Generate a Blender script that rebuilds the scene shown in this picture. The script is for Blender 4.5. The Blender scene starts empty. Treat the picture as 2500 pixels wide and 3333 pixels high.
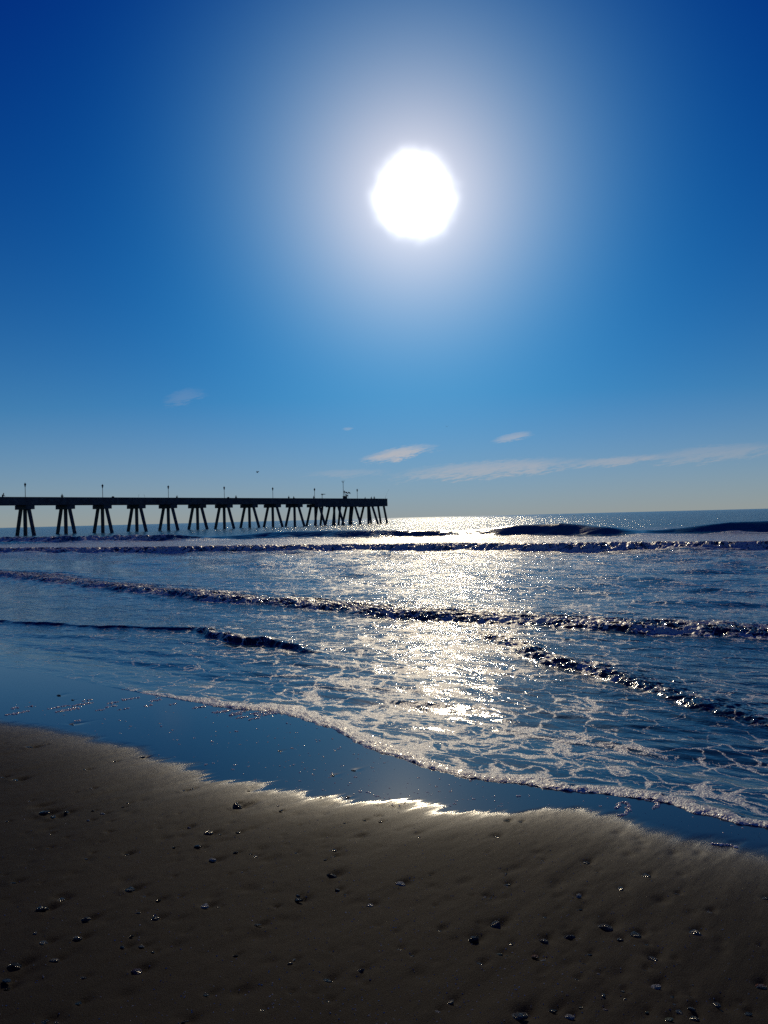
import bpy, bmesh, math, random
import numpy as np
from mathutils import Vector, Matrix

R = math.radians
sc = bpy.context.scene
COL = sc.collection
random.seed(7)
rng = np.random.default_rng(7)

# ------------------------------------------------------------------ camera
W_PX, H_PX, F_PX = 2500.0, 3333.0, 2500.0        # photograph frame, focal length in its pixels
EYE = Vector((0.0, 0.0, 2.0))                     # two metres above the sea
ROLL, PITCH = R(1.44), R(0.46)
c_fwd = Vector((0, math.cos(PITCH), math.sin(PITCH)))
c_up0 = Vector((0, -math.sin(PITCH), math.cos(PITCH)))
c_rt0 = Vector((1, 0, 0))
c_rt = c_rt0 * math.cos(ROLL) - c_up0 * math.sin(ROLL)
c_up = c_up0 * math.cos(ROLL) + c_rt0 * math.sin(ROLL)
cam_d = bpy.data.cameras.new('camera')
cam = bpy.data.objects.new('camera', cam_d)
COL.objects.link(cam)
m = Matrix((c_rt, c_up, -c_fwd)).transposed().to_4x4()
m.translation = EYE
cam.matrix_world = m
cam_d.sensor_fit = 'HORIZONTAL'
cam_d.sensor_width = 36.0
cam_d.lens = 36.0 * F_PX / W_PX
cam_d.clip_start = 0.05
cam_d.clip_end = 60000
sc.camera = cam


def ray(px, py):
    """direction of the sight line through a point of the photograph"""
    return (c_fwd + c_rt * ((px - W_PX / 2) / F_PX) + c_up * ((H_PX / 2 - py) / F_PX))


def on_level(px, py, z=0.0):
    d = ray(px, py)
    t = (z - EYE.z) / d.z
    return EYE + d * t


# ------------------------------------------------------------------ sun and sky
SUN_DIR = ray(1349, 640).normalized()
SUN_EL = math.asin(SUN_DIR.z)
SUN_AZ = math.atan2(SUN_DIR.x, SUN_DIR.y)
sun_d = bpy.data.lights.new('sun', 'SUN')
sun_d.energy = 3.0
sun_d.angle = R(0.55)
sun_d.color = (1.0, 0.83, 0.56)
sun = bpy.data.objects.new('sun', sun_d)
COL.objects.link(sun)
sun.rotation_euler = SUN_DIR.to_track_quat('Z', 'Y').to_euler()

sc.render.engine = 'CYCLES'
sc.view_settings.view_transform = 'Standard'
sc.view_settings.look = 'None'
sc.view_settings.exposure = -1.0
sc.view_settings.gamma = 1.0
sc.view_settings.use_curve_mapping = False
sc.cycles.use_denoising = False
sc.cycles.max_bounces = 4
sc.cycles.sample_clamp_indirect = 4.0


class S:
    """a socket with arithmetic: builds Math nodes"""
    def __init__(self, nt, sock):
        self.nt, self.s = nt, sock

    def _op(self, op, other=None, third=None, swap=False):
        n = self.nt.nodes.new('ShaderNodeMath')
        n.operation = op
        ins = [self, other] if not swap else [other, self]
        if third is not None:
            ins.append(third)
        for i, v in enumerate(ins):
            if v is None:
                continue
            if isinstance(v, S):
                self.nt.links.new(v.s, n.inputs[i])
            else:
                n.inputs[i].default_value = float(v)
        return S(self.nt, n.outputs[0])

    def __add__(self, o): return self._op('ADD', o)
    __radd__ = __add__
    def __sub__(self, o): return self._op('SUBTRACT', o)
    def __rsub__(self, o): return self._op('SUBTRACT', o, swap=True)
    def __mul__(self, o): return self._op('MULTIPLY', o)
    __rmul__ = __mul__
    def __truediv__(self, o): return self._op('DIVIDE', o)
    def __pow__(self, o): return self._op('POWER', o)
    def exp(self): return self._op('EXPONENT')
    def acos(self): return self._op('ARCCOSINE')
    def asin(self): return self._op('ARCSINE')
    def atan2(self, o): return self._op('ARCTAN2', o)
    def max(self, o): return self._op('MAXIMUM', o)
    def min(self, o): return self._op('MINIMUM', o)

    def step(self, a, b, lo=0.0, hi=1.0):
        n = self.nt.nodes.new('ShaderNodeMapRange')
        n.interpolation_type = 'SMOOTHSTEP'
        n.clamp = True
        self.nt.links.new(self.s, n.inputs[0])
        for i, v in ((1, a), (2, b), (3, lo), (4, hi)):
            if isinstance(v, S):
                self.nt.links.new(v.s, n.inputs[i])
            else:
                n.inputs[i].default_value = v
        return S(self.nt, n.outputs[0])


def put(nt, sock, v):
    if isinstance(v, S):
        nt.links.new(v.s, sock)
    elif hasattr(v, 'is_output'):
        nt.links.new(v, sock)
    elif isinstance(v, (tuple, list)):
        sock.default_value = tuple(v) + ((1.0,) if len(sock.default_value) == 4 and len(v) == 3 else ())
    else:
        sock.default_value = v


def mixc(nt, f, a, b, mode='MIX'):
    n = nt.nodes.new('ShaderNodeMix')
    n.data_type = 'RGBA'
    n.blend_type = mode
    n.clamp_factor = True
    put(nt, n.inputs[0], f)
    put(nt, n.inputs[6], a)
    put(nt, n.inputs[7], b)
    return n.outputs[2]


def comb(nt, x, y, z=0.0):
    n = nt.nodes.new('ShaderNodeCombineXYZ')
    for i, v in enumerate((x, y, z)):
        put(nt, n.inputs[i], v)
    return n.outputs[0]


def tex_noise(nt, vec, scale, detail=3.0, rough=0.5, dist=0.0):
    n = nt.nodes.new('ShaderNodeTexNoise')
    if vec is not None:
        nt.links.new(vec, n.inputs['Vector'])
    n.inputs['Scale'].default_value = scale
    n.inputs['Detail'].default_value = detail
    n.inputs['Roughness'].default_value = rough
    n.inputs['Distortion'].default_value = dist
    return S(nt, n.outputs[0])


world = bpy.data.worlds.new('World')
sc.world = world
world.use_nodes = True
wt = world.node_tree
wt.nodes.clear()
w_out = wt.nodes.new('ShaderNodeOutputWorld')
w_bg = wt.nodes.new('ShaderNodeBackground')
wt.links.new(w_bg.outputs[0], w_out.inputs[0])
w_sky = wt.nodes.new('ShaderNodeTexSky')
w_sky.sky_type = 'NISHITA'
w_sky.sun_disc = False
w_sky.sun_elevation = SUN_EL
w_sky.sun_rotation = SUN_AZ
w_sky.air_density = 0.6
w_sky.dust_density = 0.0
w_sky.ozone_density = 6.0
SKY_K = 0.06
w_geo = wt.nodes.new('ShaderNodeTexCoord')
w_sep = wt.nodes.new('ShaderNodeSeparateXYZ')
wt.links.new(w_geo.outputs['Generated'], w_sep.inputs[0])
wx, wy, wz = (S(wt, w_sep.outputs[i]) for i in range(3))
w_dot = wt.nodes.new('ShaderNodeVectorMath')
w_dot.operation = 'DOT_PRODUCT'
wt.links.new(w_geo.outputs['Generated'], w_dot.inputs[0])
w_dot.inputs[1].default_value = SUN_DIR
ang = S(wt, w_dot.outputs['Value']).min(0.9999999).acos() * (180 / math.pi)     # degrees from the sun
azd = wx.atan2(wy) * (180 / math.pi)
eld = wz.min(1.0).max(-1.0).asin() * (180 / math.pi)
# deep blue clear air: the sky texture with more saturation, a grey band of sea haze low down
w_v = wt.nodes.new('ShaderNodeVectorMath')
w_v.operation = 'MULTIPLY_ADD'
wt.links.new(w_sky.outputs[0], w_v.inputs[0])
w_v.inputs[1].default_value = (1.05, 1.0, 0.98)
w_v.inputs[2].default_value = (-0.115 / SKY_K, -0.058 / SKY_K, -0.006 / SKY_K)
w_mx = wt.nodes.new('ShaderNodeVectorMath')
w_mx.operation = 'MAXIMUM'
wt.links.new(w_v.outputs[0], w_mx.inputs[0])
elp = eld.max(0.0)
haze_f = (elp / -4.5).exp() * 0.92
w_col = mixc(wt, (elp / -9.0).exp() * 0.5, w_mx.outputs[0], tuple(c / SKY_K for c in (0.04, 0.22, 0.37)))
w_col = mixc(wt, haze_f, w_col, tuple(c / SKY_K for c in (0.30, 0.318, 0.295)))
# thin cloud streaks low over the sea, right of the pier
w_nz = tex_noise(wt, comb(wt, azd * 0.5, (eld - azd * 0.14) * 3.4, 0.0), 1.0, 6.0, 0.62)
w_nf = tex_noise(wt, comb(wt, azd * 1.5, (eld - azd * 0.14) * 8.0, 3.0), 1.0, 5.0, 0.65)


def az_el(px, py):
    d = ray(px, py).normalized()
    return math.degrees(math.atan2(d.x, d.y)), math.degrees(math.asin(d.z))


cloud = None
for (x0, y0, x1, y1, half, dens) in ((1155, 1502, 1440, 1450, 0.46, 1.05), (1590, 1440, 1745, 1406, 0.30, 0.60),
                                     (1230, 1552, 1960, 1500, 0.62, 0.66), (1780, 1520, 2230, 1480, 0.30, 0.55),
                                     (2050, 1500, 2600, 1450, 0.55, 0.35), (960, 1545, 1300, 1535, 0.28, 0.25),
                                     (520, 1310, 680, 1270, 0.5, 0.16), (1110, 1397, 1155, 1394, 0.12, 0.35)):
    (a0, e0), (a1, e1) = az_el(x0, y0), az_el(x1, y1)
    L = math.hypot(a1 - a0, e1 - e0)
    ca, sa = (a1 - a0) / L, (e1 - e0) / L
    al = (azd - (a0 + a1) / 2) * ca + (eld - (e0 + e1) / 2) * sa
    pe = (eld - (e0 + e1) / 2) * ca - (azd - (a0 + a1) / 2) * sa + (w_nf - 0.5) * half * 2.4 + (w_nz - 0.5) * half * 1.2
    body = (al * al / (L * L * 0.16)) + (pe * pe / (half * half))
    c = (body * -0.8 + (w_nz * 1.9 + w_nf * 1.5 - 0.55)).step(-0.05, 1.35) * dens * 1.15
    cloud = c if cloud is None else cloud.max(c)
w_col = mixc(wt, cloud * 0.62, w_col, tuple(c / SKY_K for c in (0.52, 0.45, 0.41)))
# bright air round the sun, and the blown-out sun itself
inner = (ang / -2.2).exp() * 0.55
g_r, g_g, g_b = ((((ang / s) ** p) * -1.0).exp() * a for s, p, a in ((7.7, 1.75, 0.60), (10.0, 1.6, 0.56), (12.6, 1.6, 0.46)))
w_ray = tex_noise(wt, w_geo.outputs['Generated'], 24.0, 2.0, 0.6)
core = (ang + (w_ray - 0.5) * 1.1) / 2.32
disc = (core * core * core * core * -1.0).exp() * 2.4
w_glow = wt.nodes.new('ShaderNodeVectorMath')
w_glow.operation = 'SCALE'
wt.links.new(comb(wt, g_r + disc + inner, g_g + disc + inner, g_b + disc + inner), w_glow.inputs[0])
w_glow.inputs['Scale'].default_value = 1.0 / SKY_K
w_sum = wt.nodes.new('ShaderNodeVectorMath')
w_sum.operation = 'ADD'
wt.links.new(w_col, w_sum.inputs[0])
wt.links.new(w_glow.outputs[0], w_sum.inputs[1])
put(wt, w_bg.inputs['Color'], w_sum.outputs[0])
w_bg.inputs['Strength'].default_value = SKY_K * 2.0      # exposure is -1
world.cycles.sampling_method = 'MANUAL'
world.cycles.sample_map_resolution = 512

# ------------------------------------------------------------------ helpers
def smooth(a, b, x):
    t = np.clip((x - a) / (b - a), 0, 1)
    return t * t * (3 - 2 * t)


def vnoise(x, y, seed=0):
    xi, yi = np.floor(x).astype(np.int64), np.floor(y).astype(np.int64)
    fx, fy = x - xi, y - yi
    fx, fy = fx * fx * fx * (fx * (fx * 6 - 15) + 10), fy * fy * fy * (fy * (fy * 6 - 15) + 10)

    def h(i, j):
        n = (i * 374761393 + j * 668265263 + seed * 144665) & 0xffffffff
        n = ((n ^ (n >> 13)) * 1274126177) & 0xffffffff
        return ((n ^ (n >> 16)) & 0xffff) / 65535.0
    a, b, c, d = h(xi, yi), h(xi + 1, yi), h(xi, yi + 1), h(xi + 1, yi + 1)
    return (a + (b - a) * fx) * (1 - fy) + (c + (d - c) * fx) * fy


def fbm(x, y, octs=4, seed=0, gain=0.5):
    s, a, t = 0.0, 1.0, 0.0
    for o in range(octs):
        s = s + a * vnoise(x * 2 ** o + 17.3 * o, y * 2 ** o + 9.1 * o, seed + o)
        t += a
        a *= gain
    return s / t


def project(p):
    d = Vector(p) - EYE
    z = d.dot(c_fwd)
    return W_PX / 2 + F_PX * d.dot(c_rt) / z, H_PX / 2 - F_PX * d.dot(c_up) / z


TN = Vector((0.772, -0.634, 0)).normalized()      # along the shore, to the right
NN = Vector((0.634, 0.772, 0)).normalized()       # straight out to sea (the pier runs this way)


def uv_of(x, y):
    return x * TN.x + y * TN.y, x * NN.x + y * NN.y


def beach_z(v):
    return 0.42 - 0.07 * v


def on_beach(px, py):
    z = 0.2
    for _ in range(12):
        p = on_level(px, py, z)
        z = beach_z(uv_of(p.x, p.y)[1])
    return on_level(px, py, z)


def link(name, mesh, mat=None, parent=None, **props):
    o = bpy.data.objects.new(name, mesh)
    COL.objects.link(o)
    if mesh is not None and mat is not None and not mesh.materials:
        mesh.materials.append(mat)
    if parent is not None:
        o.parent = parent
    for k, v in props.items():
        o[k] = v
    return o


def grid_mesh(name, X, Y, Z, attrs):
    nr, nc = X.shape
    me = bpy.data.meshes.new(name)
    n = nr * nc
    me.vertices.add(n)
    me.vertices.foreach_set('co', np.stack([X, Y, Z], -1).astype(np.float32).ravel())
    idx = np.arange(n).reshape(nr, nc)
    q = np.stack([idx[:-1, :-1], idx[:-1, 1:], idx[1:, 1:], idx[1:, :-1]], -1).reshape(-1, 4)
    me.loops.add(q.size)
    me.loops.foreach_set('vertex_index', q.ravel().astype(np.int32))
    me.polygons.add(len(q))
    me.polygons.foreach_set('loop_start', np.arange(0, q.size, 4, dtype=np.int32))
    me.polygons.foreach_set('use_smooth', np.ones(len(q), dtype=bool))
    me.update(calc_edges=True)
    for k, a in attrs.items():
        at = me.attributes.new(k, 'FLOAT', 'POINT')
        at.data.foreach_set('value', a.astype(np.float32).ravel())
    return me


def bm_mesh(bm, name, smooth_=False):
    me = bpy.data.meshes.new(name)
    bmesh.ops.recalc_face_normals(bm, faces=bm.faces)
    bm.to_mesh(me)
    bm.free()
    if smooth_:
        for p in me.polygons:
            p.use_smooth = True
    return me


def new_mat(name):
    mt = bpy.data.materials.new(name)
    mt.use_nodes = True
    nt = mt.node_tree
    bs = nt.nodes['Principled BSDF']
    return mt, nt, bs


def attr(nt, name):
    n = nt.nodes.new('ShaderNodeAttribute')
    n.attribute_name = name
    return S(nt, n.outputs['Fac'])


def bump(nt, height, strength=1.0, dist=1.0, normal=None):
    n = nt.nodes.new('ShaderNodeBump')
    put(nt, n.inputs['Height'], height)
    put(nt, n.inputs['Strength'], strength)
    put(nt, n.inputs['Distance'], dist)
    if normal is not None:
        nt.links.new(normal, n.inputs['Normal'])
    return n.outputs[0]


def pos(nt):
    return nt.nodes.new('ShaderNodeNewGeometry').outputs['Position']


def vmap(nt, vec, rot=0.0, scale=(1, 1, 1)):
    n = nt.nodes.new('ShaderNodeMapping')
    nt.links.new(vec, n.inputs['Vector'])
    n.inputs['Rotation'].default_value = (0, 0, rot)
    n.inputs['Scale'].default_value = scale
    return n.outputs[0]


# ------------------------------------------------------------------ materials
SHORE_ROT = -math.atan2(TN.y, TN.x)               # world xy -> shore uv


def sand_material():
    mt, nt, bs = new_mat('wet_sand')
    p = pos(nt)
    wet = attr(nt, 'wet')
    pv = vmap(nt, p, SHORE_ROT, (1, 1, 1))
    big = tex_noise(nt, vmap(nt, pv, 0, (1.6, 0.5, 1)), 1.3, 4, 0.55)
    grain = tex_noise(nt, p, 420, 2, 0.7)
    streak = tex_noise(nt, vmap(nt, pv, 0, (16, 2.2, 1)), 1.0, 4, 0.6)
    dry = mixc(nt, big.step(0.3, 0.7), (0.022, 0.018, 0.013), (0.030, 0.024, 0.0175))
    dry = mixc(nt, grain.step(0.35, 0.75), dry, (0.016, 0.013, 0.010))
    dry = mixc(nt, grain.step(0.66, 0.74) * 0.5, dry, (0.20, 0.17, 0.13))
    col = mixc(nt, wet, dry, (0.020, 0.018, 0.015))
    put(nt, bs.inputs['Base Color'], col)
    damp = attr(nt, 'damp')
    put(nt, bs.inputs['Roughness'], (0.64 - damp * 0.26) * (1.0 - wet) + wet * 0.09)
    put(nt, bs.inputs['IOR'], (1.09 + damp * 0.31) * (1.0 - wet) + wet * 1.34)
    fine = tex_noise(nt, p, 160, 3, 0.65)
    dry_f = 1.0 - wet
    n1 = bump(nt, streak, dry_f * 0.9, 0.004)
    n2 = bump(nt, fine, dry_f * 0.9 + 0.015, 0.0022, n1)
    n3 = bump(nt, grain, dry_f * 0.9, 0.0018, n2)
    nt.links.new(n3, bs.inputs['Normal'])
    return mt


def water_material():
    mt, nt, bs = new_mat('sea_water')
    p = pos(nt)
    dens = attr(nt, 'foam')
    rip = attr(nt, 'ripple')
    pv = vmap(nt, p, SHORE_ROT, (1, 1, 1))
    # lace of foam: cell borders of a warped Voronoi
    wn = nt.nodes.new('ShaderNodeTexNoise')
    nt.links.new(pv, wn.inputs['Vector'])
    wn.inputs['Scale'].default_value = 2.1
    wn.inputs['Detail'].default_value = 6.0
    wa = nt.nodes.new('ShaderNodeVectorMath')
    wa.operation = 'MULTIPLY_ADD'
    nt.links.new(wn.outputs['Color'], wa.inputs[0])
    wa.inputs[1].default_value = (0.95, 0.95, 0.0)
    nt.links.new(pv, wa.inputs[2])

    def edge(scale, sx):
        vo = nt.nodes.new('ShaderNodeTexVoronoi')
        vo.voronoi_dimensions = '2D'
        vo.feature = 'DISTANCE_TO_EDGE'
        nt.links.new(vmap(nt, wa.outputs[0], 0, (sx, 1, 1)), vo.inputs['Vector'])
        vo.inputs['Scale'].default_value = scale
        return S(nt, vo.outputs['Distance'])
    e1 = edge(3.2, 0.75)
    e2 = edge(8.5, 0.8)
    patch = tex_noise(nt, vmap(nt, pv, 0, (0.7, 1.2, 1)), 1.5, 5, 0.65)
    brk = tex_noise(nt, pv, 24.0, 3, 0.6)
    d2 = dens + (patch - 0.5) * 1.5 * dens.step(0.0, 0.25) * dens.step(1.0, 0.8)
    field = (e1 * 1.0).min(e2 * 0.75 + 0.06) + (brk - 0.5) * 0.06
    thr = d2.max(0.0) * d2.max(0.0) * 0.42
    mask = (thr - field).step(-0.025, 0.035) * dens.step(0.01, 0.08)
    mask = mask.max(dens.step(0.86, 1.0))
    deep = attr(nt, 'deep')
    put(nt, bs.inputs['Base Color'], mixc(nt, deep, (0.012, 0.032, 0.036), (0.010, 0.125, 0.175)))
    put(nt, bs.inputs['Roughness'], deep * 0.11 + 0.07)
    put(nt, bs.inputs['IOR'], 1.34 - deep * 0.20)
    # wind ripples: long across the wind, several sizes
    r1 = tex_noise(nt, vmap(nt, pv, 0.2, (0.7, 1.5, 1)), 2.2, 3, 0.55)
    r2 = tex_noise(nt, vmap(nt, pv, -0.3, (0.8, 1.3, 1)), 8.0, 3, 0.6)
    r3 = tex_noise(nt, pv, 34.0, 2, 0.6)
    n1 = bump(nt, r1, rip, 0.085)
    n2 = bump(nt, r2, rip, 0.026, n1)
    n3 = bump(nt, r3, rip * 0.8, 0.0075, n2)
    nt.links.new(n3, bs.inputs['Normal'])
    fo = nt.nodes.new('ShaderNodeBsdfPrincipled')
    put(nt, fo.inputs['Base Color'], (0.67, 0.69, 0.59))
    fo.inputs['Roughness'].default_value = 0.36
    fo.inputs['IOR'].default_value = 1.33
    bub = nt.nodes.new('ShaderNodeTexVoronoi')
    bub.inputs['Scale'].default_value = 75.0
    nt.links.new(p, bub.inputs['Vector'])
    fn = bump(nt, S(nt, bub.outputs['Distance']), 1.0, 0.004)
    fn = bump(nt, tex_noise(nt, p, 20, 4, 0.6), 1.0, 0.02, fn)
    nt.links.new(fn, fo.inputs['Normal'])
    mx = nt.nodes.new('ShaderNodeMixShader')
    put(nt, mx.inputs[0], mask * 0.94)
    nt.links.new(bs.outputs[0], mx.inputs[1])
    nt.links.new(fo.outputs[0], mx.inputs[2])
    nt.links.new(mx.outputs[0], nt.nodes['Material Output'].inputs[0])
    return mt


def plain_material(name, col, rough=0.6, spec_ior=1.45, vary=0.35, scale=6.0, bump_d=0.0, bscale=40.0):
    mt, nt, bs = new_mat(name)
    tc = nt.nodes.new('ShaderNodeTexCoord').outputs['Object']
    n = tex_noise(nt, tc, scale, 4, 0.6)
    dark = tuple(c * (1 - vary) for c in col)
    lite = tuple(min(1, c * (1 + vary)) for c in col)
    put(nt, bs.inputs['Base Color'], mixc(nt, n.step(0.3, 0.7), dark, lite))
    bs.inputs['Roughness'].default_value = rough
    bs.inputs['IOR'].default_value = spec_ior
    if bump_d:
        nt.links.new(bump(nt, tex_noise(nt, tc, bscale, 3, 0.6), 1.0, bump_d), bs.inputs['Normal'])
    return mt


M_SAND = sand_material()
M_WATER = water_material()
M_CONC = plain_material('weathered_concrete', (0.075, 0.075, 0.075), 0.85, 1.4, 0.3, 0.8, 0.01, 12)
M_IRON = plain_material('black_painted_iron', (0.02, 0.02, 0.022), 0.5, 1.45, 0.2)
M_GLASS = plain_material('lantern_glass', (0.10, 0.10, 0.10), 0.2, 1.5, 0.1)
M_CLOTH = [plain_material('dark_cloth_' + n, c, 0.9) for n, c in
           (('navy', (0.02, 0.025, 0.05)), ('brown', (0.05, 0.035, 0.025)), ('green', (0.02, 0.035, 0.025)))]
M_HAIR = plain_material('dark_hair', (0.02, 0.015, 0.012), 0.6)
M_WOOD = plain_material('tarred_wood', (0.045, 0.038, 0.03), 0.8)
M_FLAG = [plain_material('flag_red', (0.16, 0.03, 0.03), 0.9), plain_material('flag_blue', (0.03, 0.04, 0.12), 0.9),
          plain_material('flag_dark', (0.05, 0.05, 0.06), 0.9)]
M_BIRD = plain_material('grey_plumage', (0.10, 0.10, 0.10), 0.8)
M_FOAM = plain_material('sea_foam', (0.78, 0.76, 0.66), 0.16, 1.36, 0.1, 60, 0.003, 160)

_fb = M_FOAM.node_tree.nodes['Principled BSDF']            # foam lets light through
_fb.inputs['Subsurface Weight'].default_value = 0.9
_fb.inputs['Subsurface Radius'].default_value = (1.0, 0.95, 0.9)
_fb.inputs['Subsurface Scale'].default_value = 0.02

# ------------------------------------------------------------------ shells and stones on the sand: positions first, the sand is scoured round them
A, B, C, D, E = (0, 2600, .5425), (800, 2600, .5425), (1600, 2600, .5425), (0, 2100, .5425), (800, 2100, .5425)
# (sheet, x, y, width, kind, colour, label, short name)  kind: p pebble, c clam, h chip, s snail
LANDMARKS = [
    (A, 265, 85, 62, 'p', 'k', 'wide black stone in a scour pit with smaller dark stones beside it', 'wide black stone'),
    (A, 1425, 48, 66, 'c', 'k', 'long low black shell with a round dark pebble just beyond it', 'long low black shell'),
    (A, 1275, 368, 50, 'p', 'w', 'white crusted stone standing out on the dark sand', 'white crusted stone'),
    (A, 775, 545, 60, 'c', 'k', 'black shell with a bright white glint on its right end', 'black glinting shell'),
    (A, 255, 665, 66, 'p', 'k', 'dark angular stone near the left edge of the beach', 'dark angular stone'),
    (A, 515, 722, 54, 'c', 'g', 'dark grey oval shell with a hollow scoured behind it', 'dark grey oval shell'),
    (A, 930, 722, 52, 'c', 'k', 'black tilted shell lying in front of the oval shell with a white end', 'black tilted shell'),
    (A, 1225, 646, 58, 'c', 'w', 'black and white oval shell with a small pebble to its right', 'black and white oval shell'),
    (A, 90, 1000, 72, 'c', 'k', 'broad flat dark shell close to the left edge', 'broad flat dark shell'),
    (A, 327, 965, 52, 'p', 't', 'dark stone with a tan crown, left of the purple shell', 'tan-crowned stone'),
    (A, 820, 1035, 66, 'c', 'u', 'purple grey ribbed clam shell with a yellow tip', 'purple ribbed clam'),
    (A, 1548, 757, 52, 'h', 'g', 'curved grey shell shard lying open side up', 'curved grey shard'),
    (A, 1238, 1178, 50, 'h', 'k', 'jagged dark shard with fanned scour marks behind it', 'jagged dark shard'),
    (A, 1250, 207, 50, 'c', 'k', 'dark low shell beside a green glinting chip', 'dark low shell'),
    (B, 517, 462, 62, 'c', 'k', 'broad black ridged shell on the open sand below the sun', 'broad black ridged shell'),
    (B, 930, 512, 56, 'c', 'w', 'black and white speckled domed shell', 'speckled domed shell'),
    (B, 318, 608, 56, 'p', 'k', 'plump black stone with a pale bit right behind it', 'plump black stone'),
    (B, 745, 637, 50, 'h', 'w', 'dark shard with pale teeth along its upper edge', 'toothed shard'),
    (B, 1500, 762, 80, 'c', 'g', 'large dark grey clam with a curved growth ridge', 'large dark clam'),
    (B, 1370, 853, 68, 'p', 'k', 'black cone shaped stone standing upright', 'black cone stone'),
    (B, 1160, 798, 46, 'p', 'k', 'black notched stone left of the cone shaped stone', 'black notched stone'),
    (B, 1520, 938, 44, 'p', 'y', 'olive stone with a yellow green glint', 'olive stone'),
    (B, 690, 1032, 46, 'c', 'g', 'smooth grey shell trailing a groove to the right', 'smooth grey shell'),
    (B, 490, 1095, 58, 'p', 'k', 'black stone sunk in a round pit', 'sunken black stone'),
    (B, 1230, 1225, 48, 'p', 't', 'grey stone with a tan top and a long groove behind', 'tan-topped grey stone'),
    (C, 265, 955, 46, 's', 'r', 'rust orange round snail shell beside a white stick of shell', 'rust orange snail shell'),
    (C, 310, 855, 60, 'c', 'g', 'half sunk ribbed clam with a pale upper rim', 'half sunk ribbed clam'),
    (C, 465, 832, 68, 'c', 'b', 'smooth bluish black domed shell', 'bluish black domed shell'),
    (C, 683, 770, 82, 'c', 'g', 'wide dark shell with a pale scalloped rim', 'wide scalloped shell'),
    (C, 865, 820, 62, 'c', 'k', 'flat black shell right of the wide scalloped shell', 'flat black shell'),
    (C, 1222, 813, 66, 'c', 'b', 'low dark shell alone on the right side of the sand', 'lone low shell'),
    (C, 965, 965, 78, 'c', 'g', 'dark slanting shell with pale bands', 'pale banded shell'),
    (C, 985, 1137, 68, 'p', 'w', 'dark stone dotted with white specks', 'white dotted stone'),
    (C, 170, 1310, 100, 'p', 'g', 'long grey and black stone at the bottom of the picture', 'long grey stone'),
    (C, 467, 1308, 62, 'p', 'w', 'bright grey rounded stone at the bottom of the picture', 'bright grey stone'),
    (C, 680, 1262, 36, 'p', 'n', 'small flat pinkish pebble', 'pinkish pebble'),
    (C, 1350, 1240, 58, 'p', 'g', 'rounded grey stone with a smaller stone touching its right', 'rounded grey stone'),
    (C, 1620, 1130, 72, 'p', 'r', 'reddish brown lump at the right edge of the sand', 'reddish brown lump'),
    (C, 1065, 1330, 60, 'p', 'y', 'greenish wet stone at the bottom edge', 'greenish wet stone'),
    (C, 1645, 605, 42, 'p', 'k', 'dark stone cut by the right edge of the picture', 'right edge dark stone'),
    (D, 855, 676, 38, 'p', 'k', 'black stone right at the edge of the wet sheen', 'black sheen-edge stone'),
    (D, 430, 475, 50, 'h', 'w', 'white shell shard lying on the wet blue sheen', 'white sheen shard'),
    (E, 645, 752, 38, 'h', 'w', 'bright white shell shard among sparkling bubbles on the sheen', 'bright bubble-strewn shard'),
]
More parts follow.
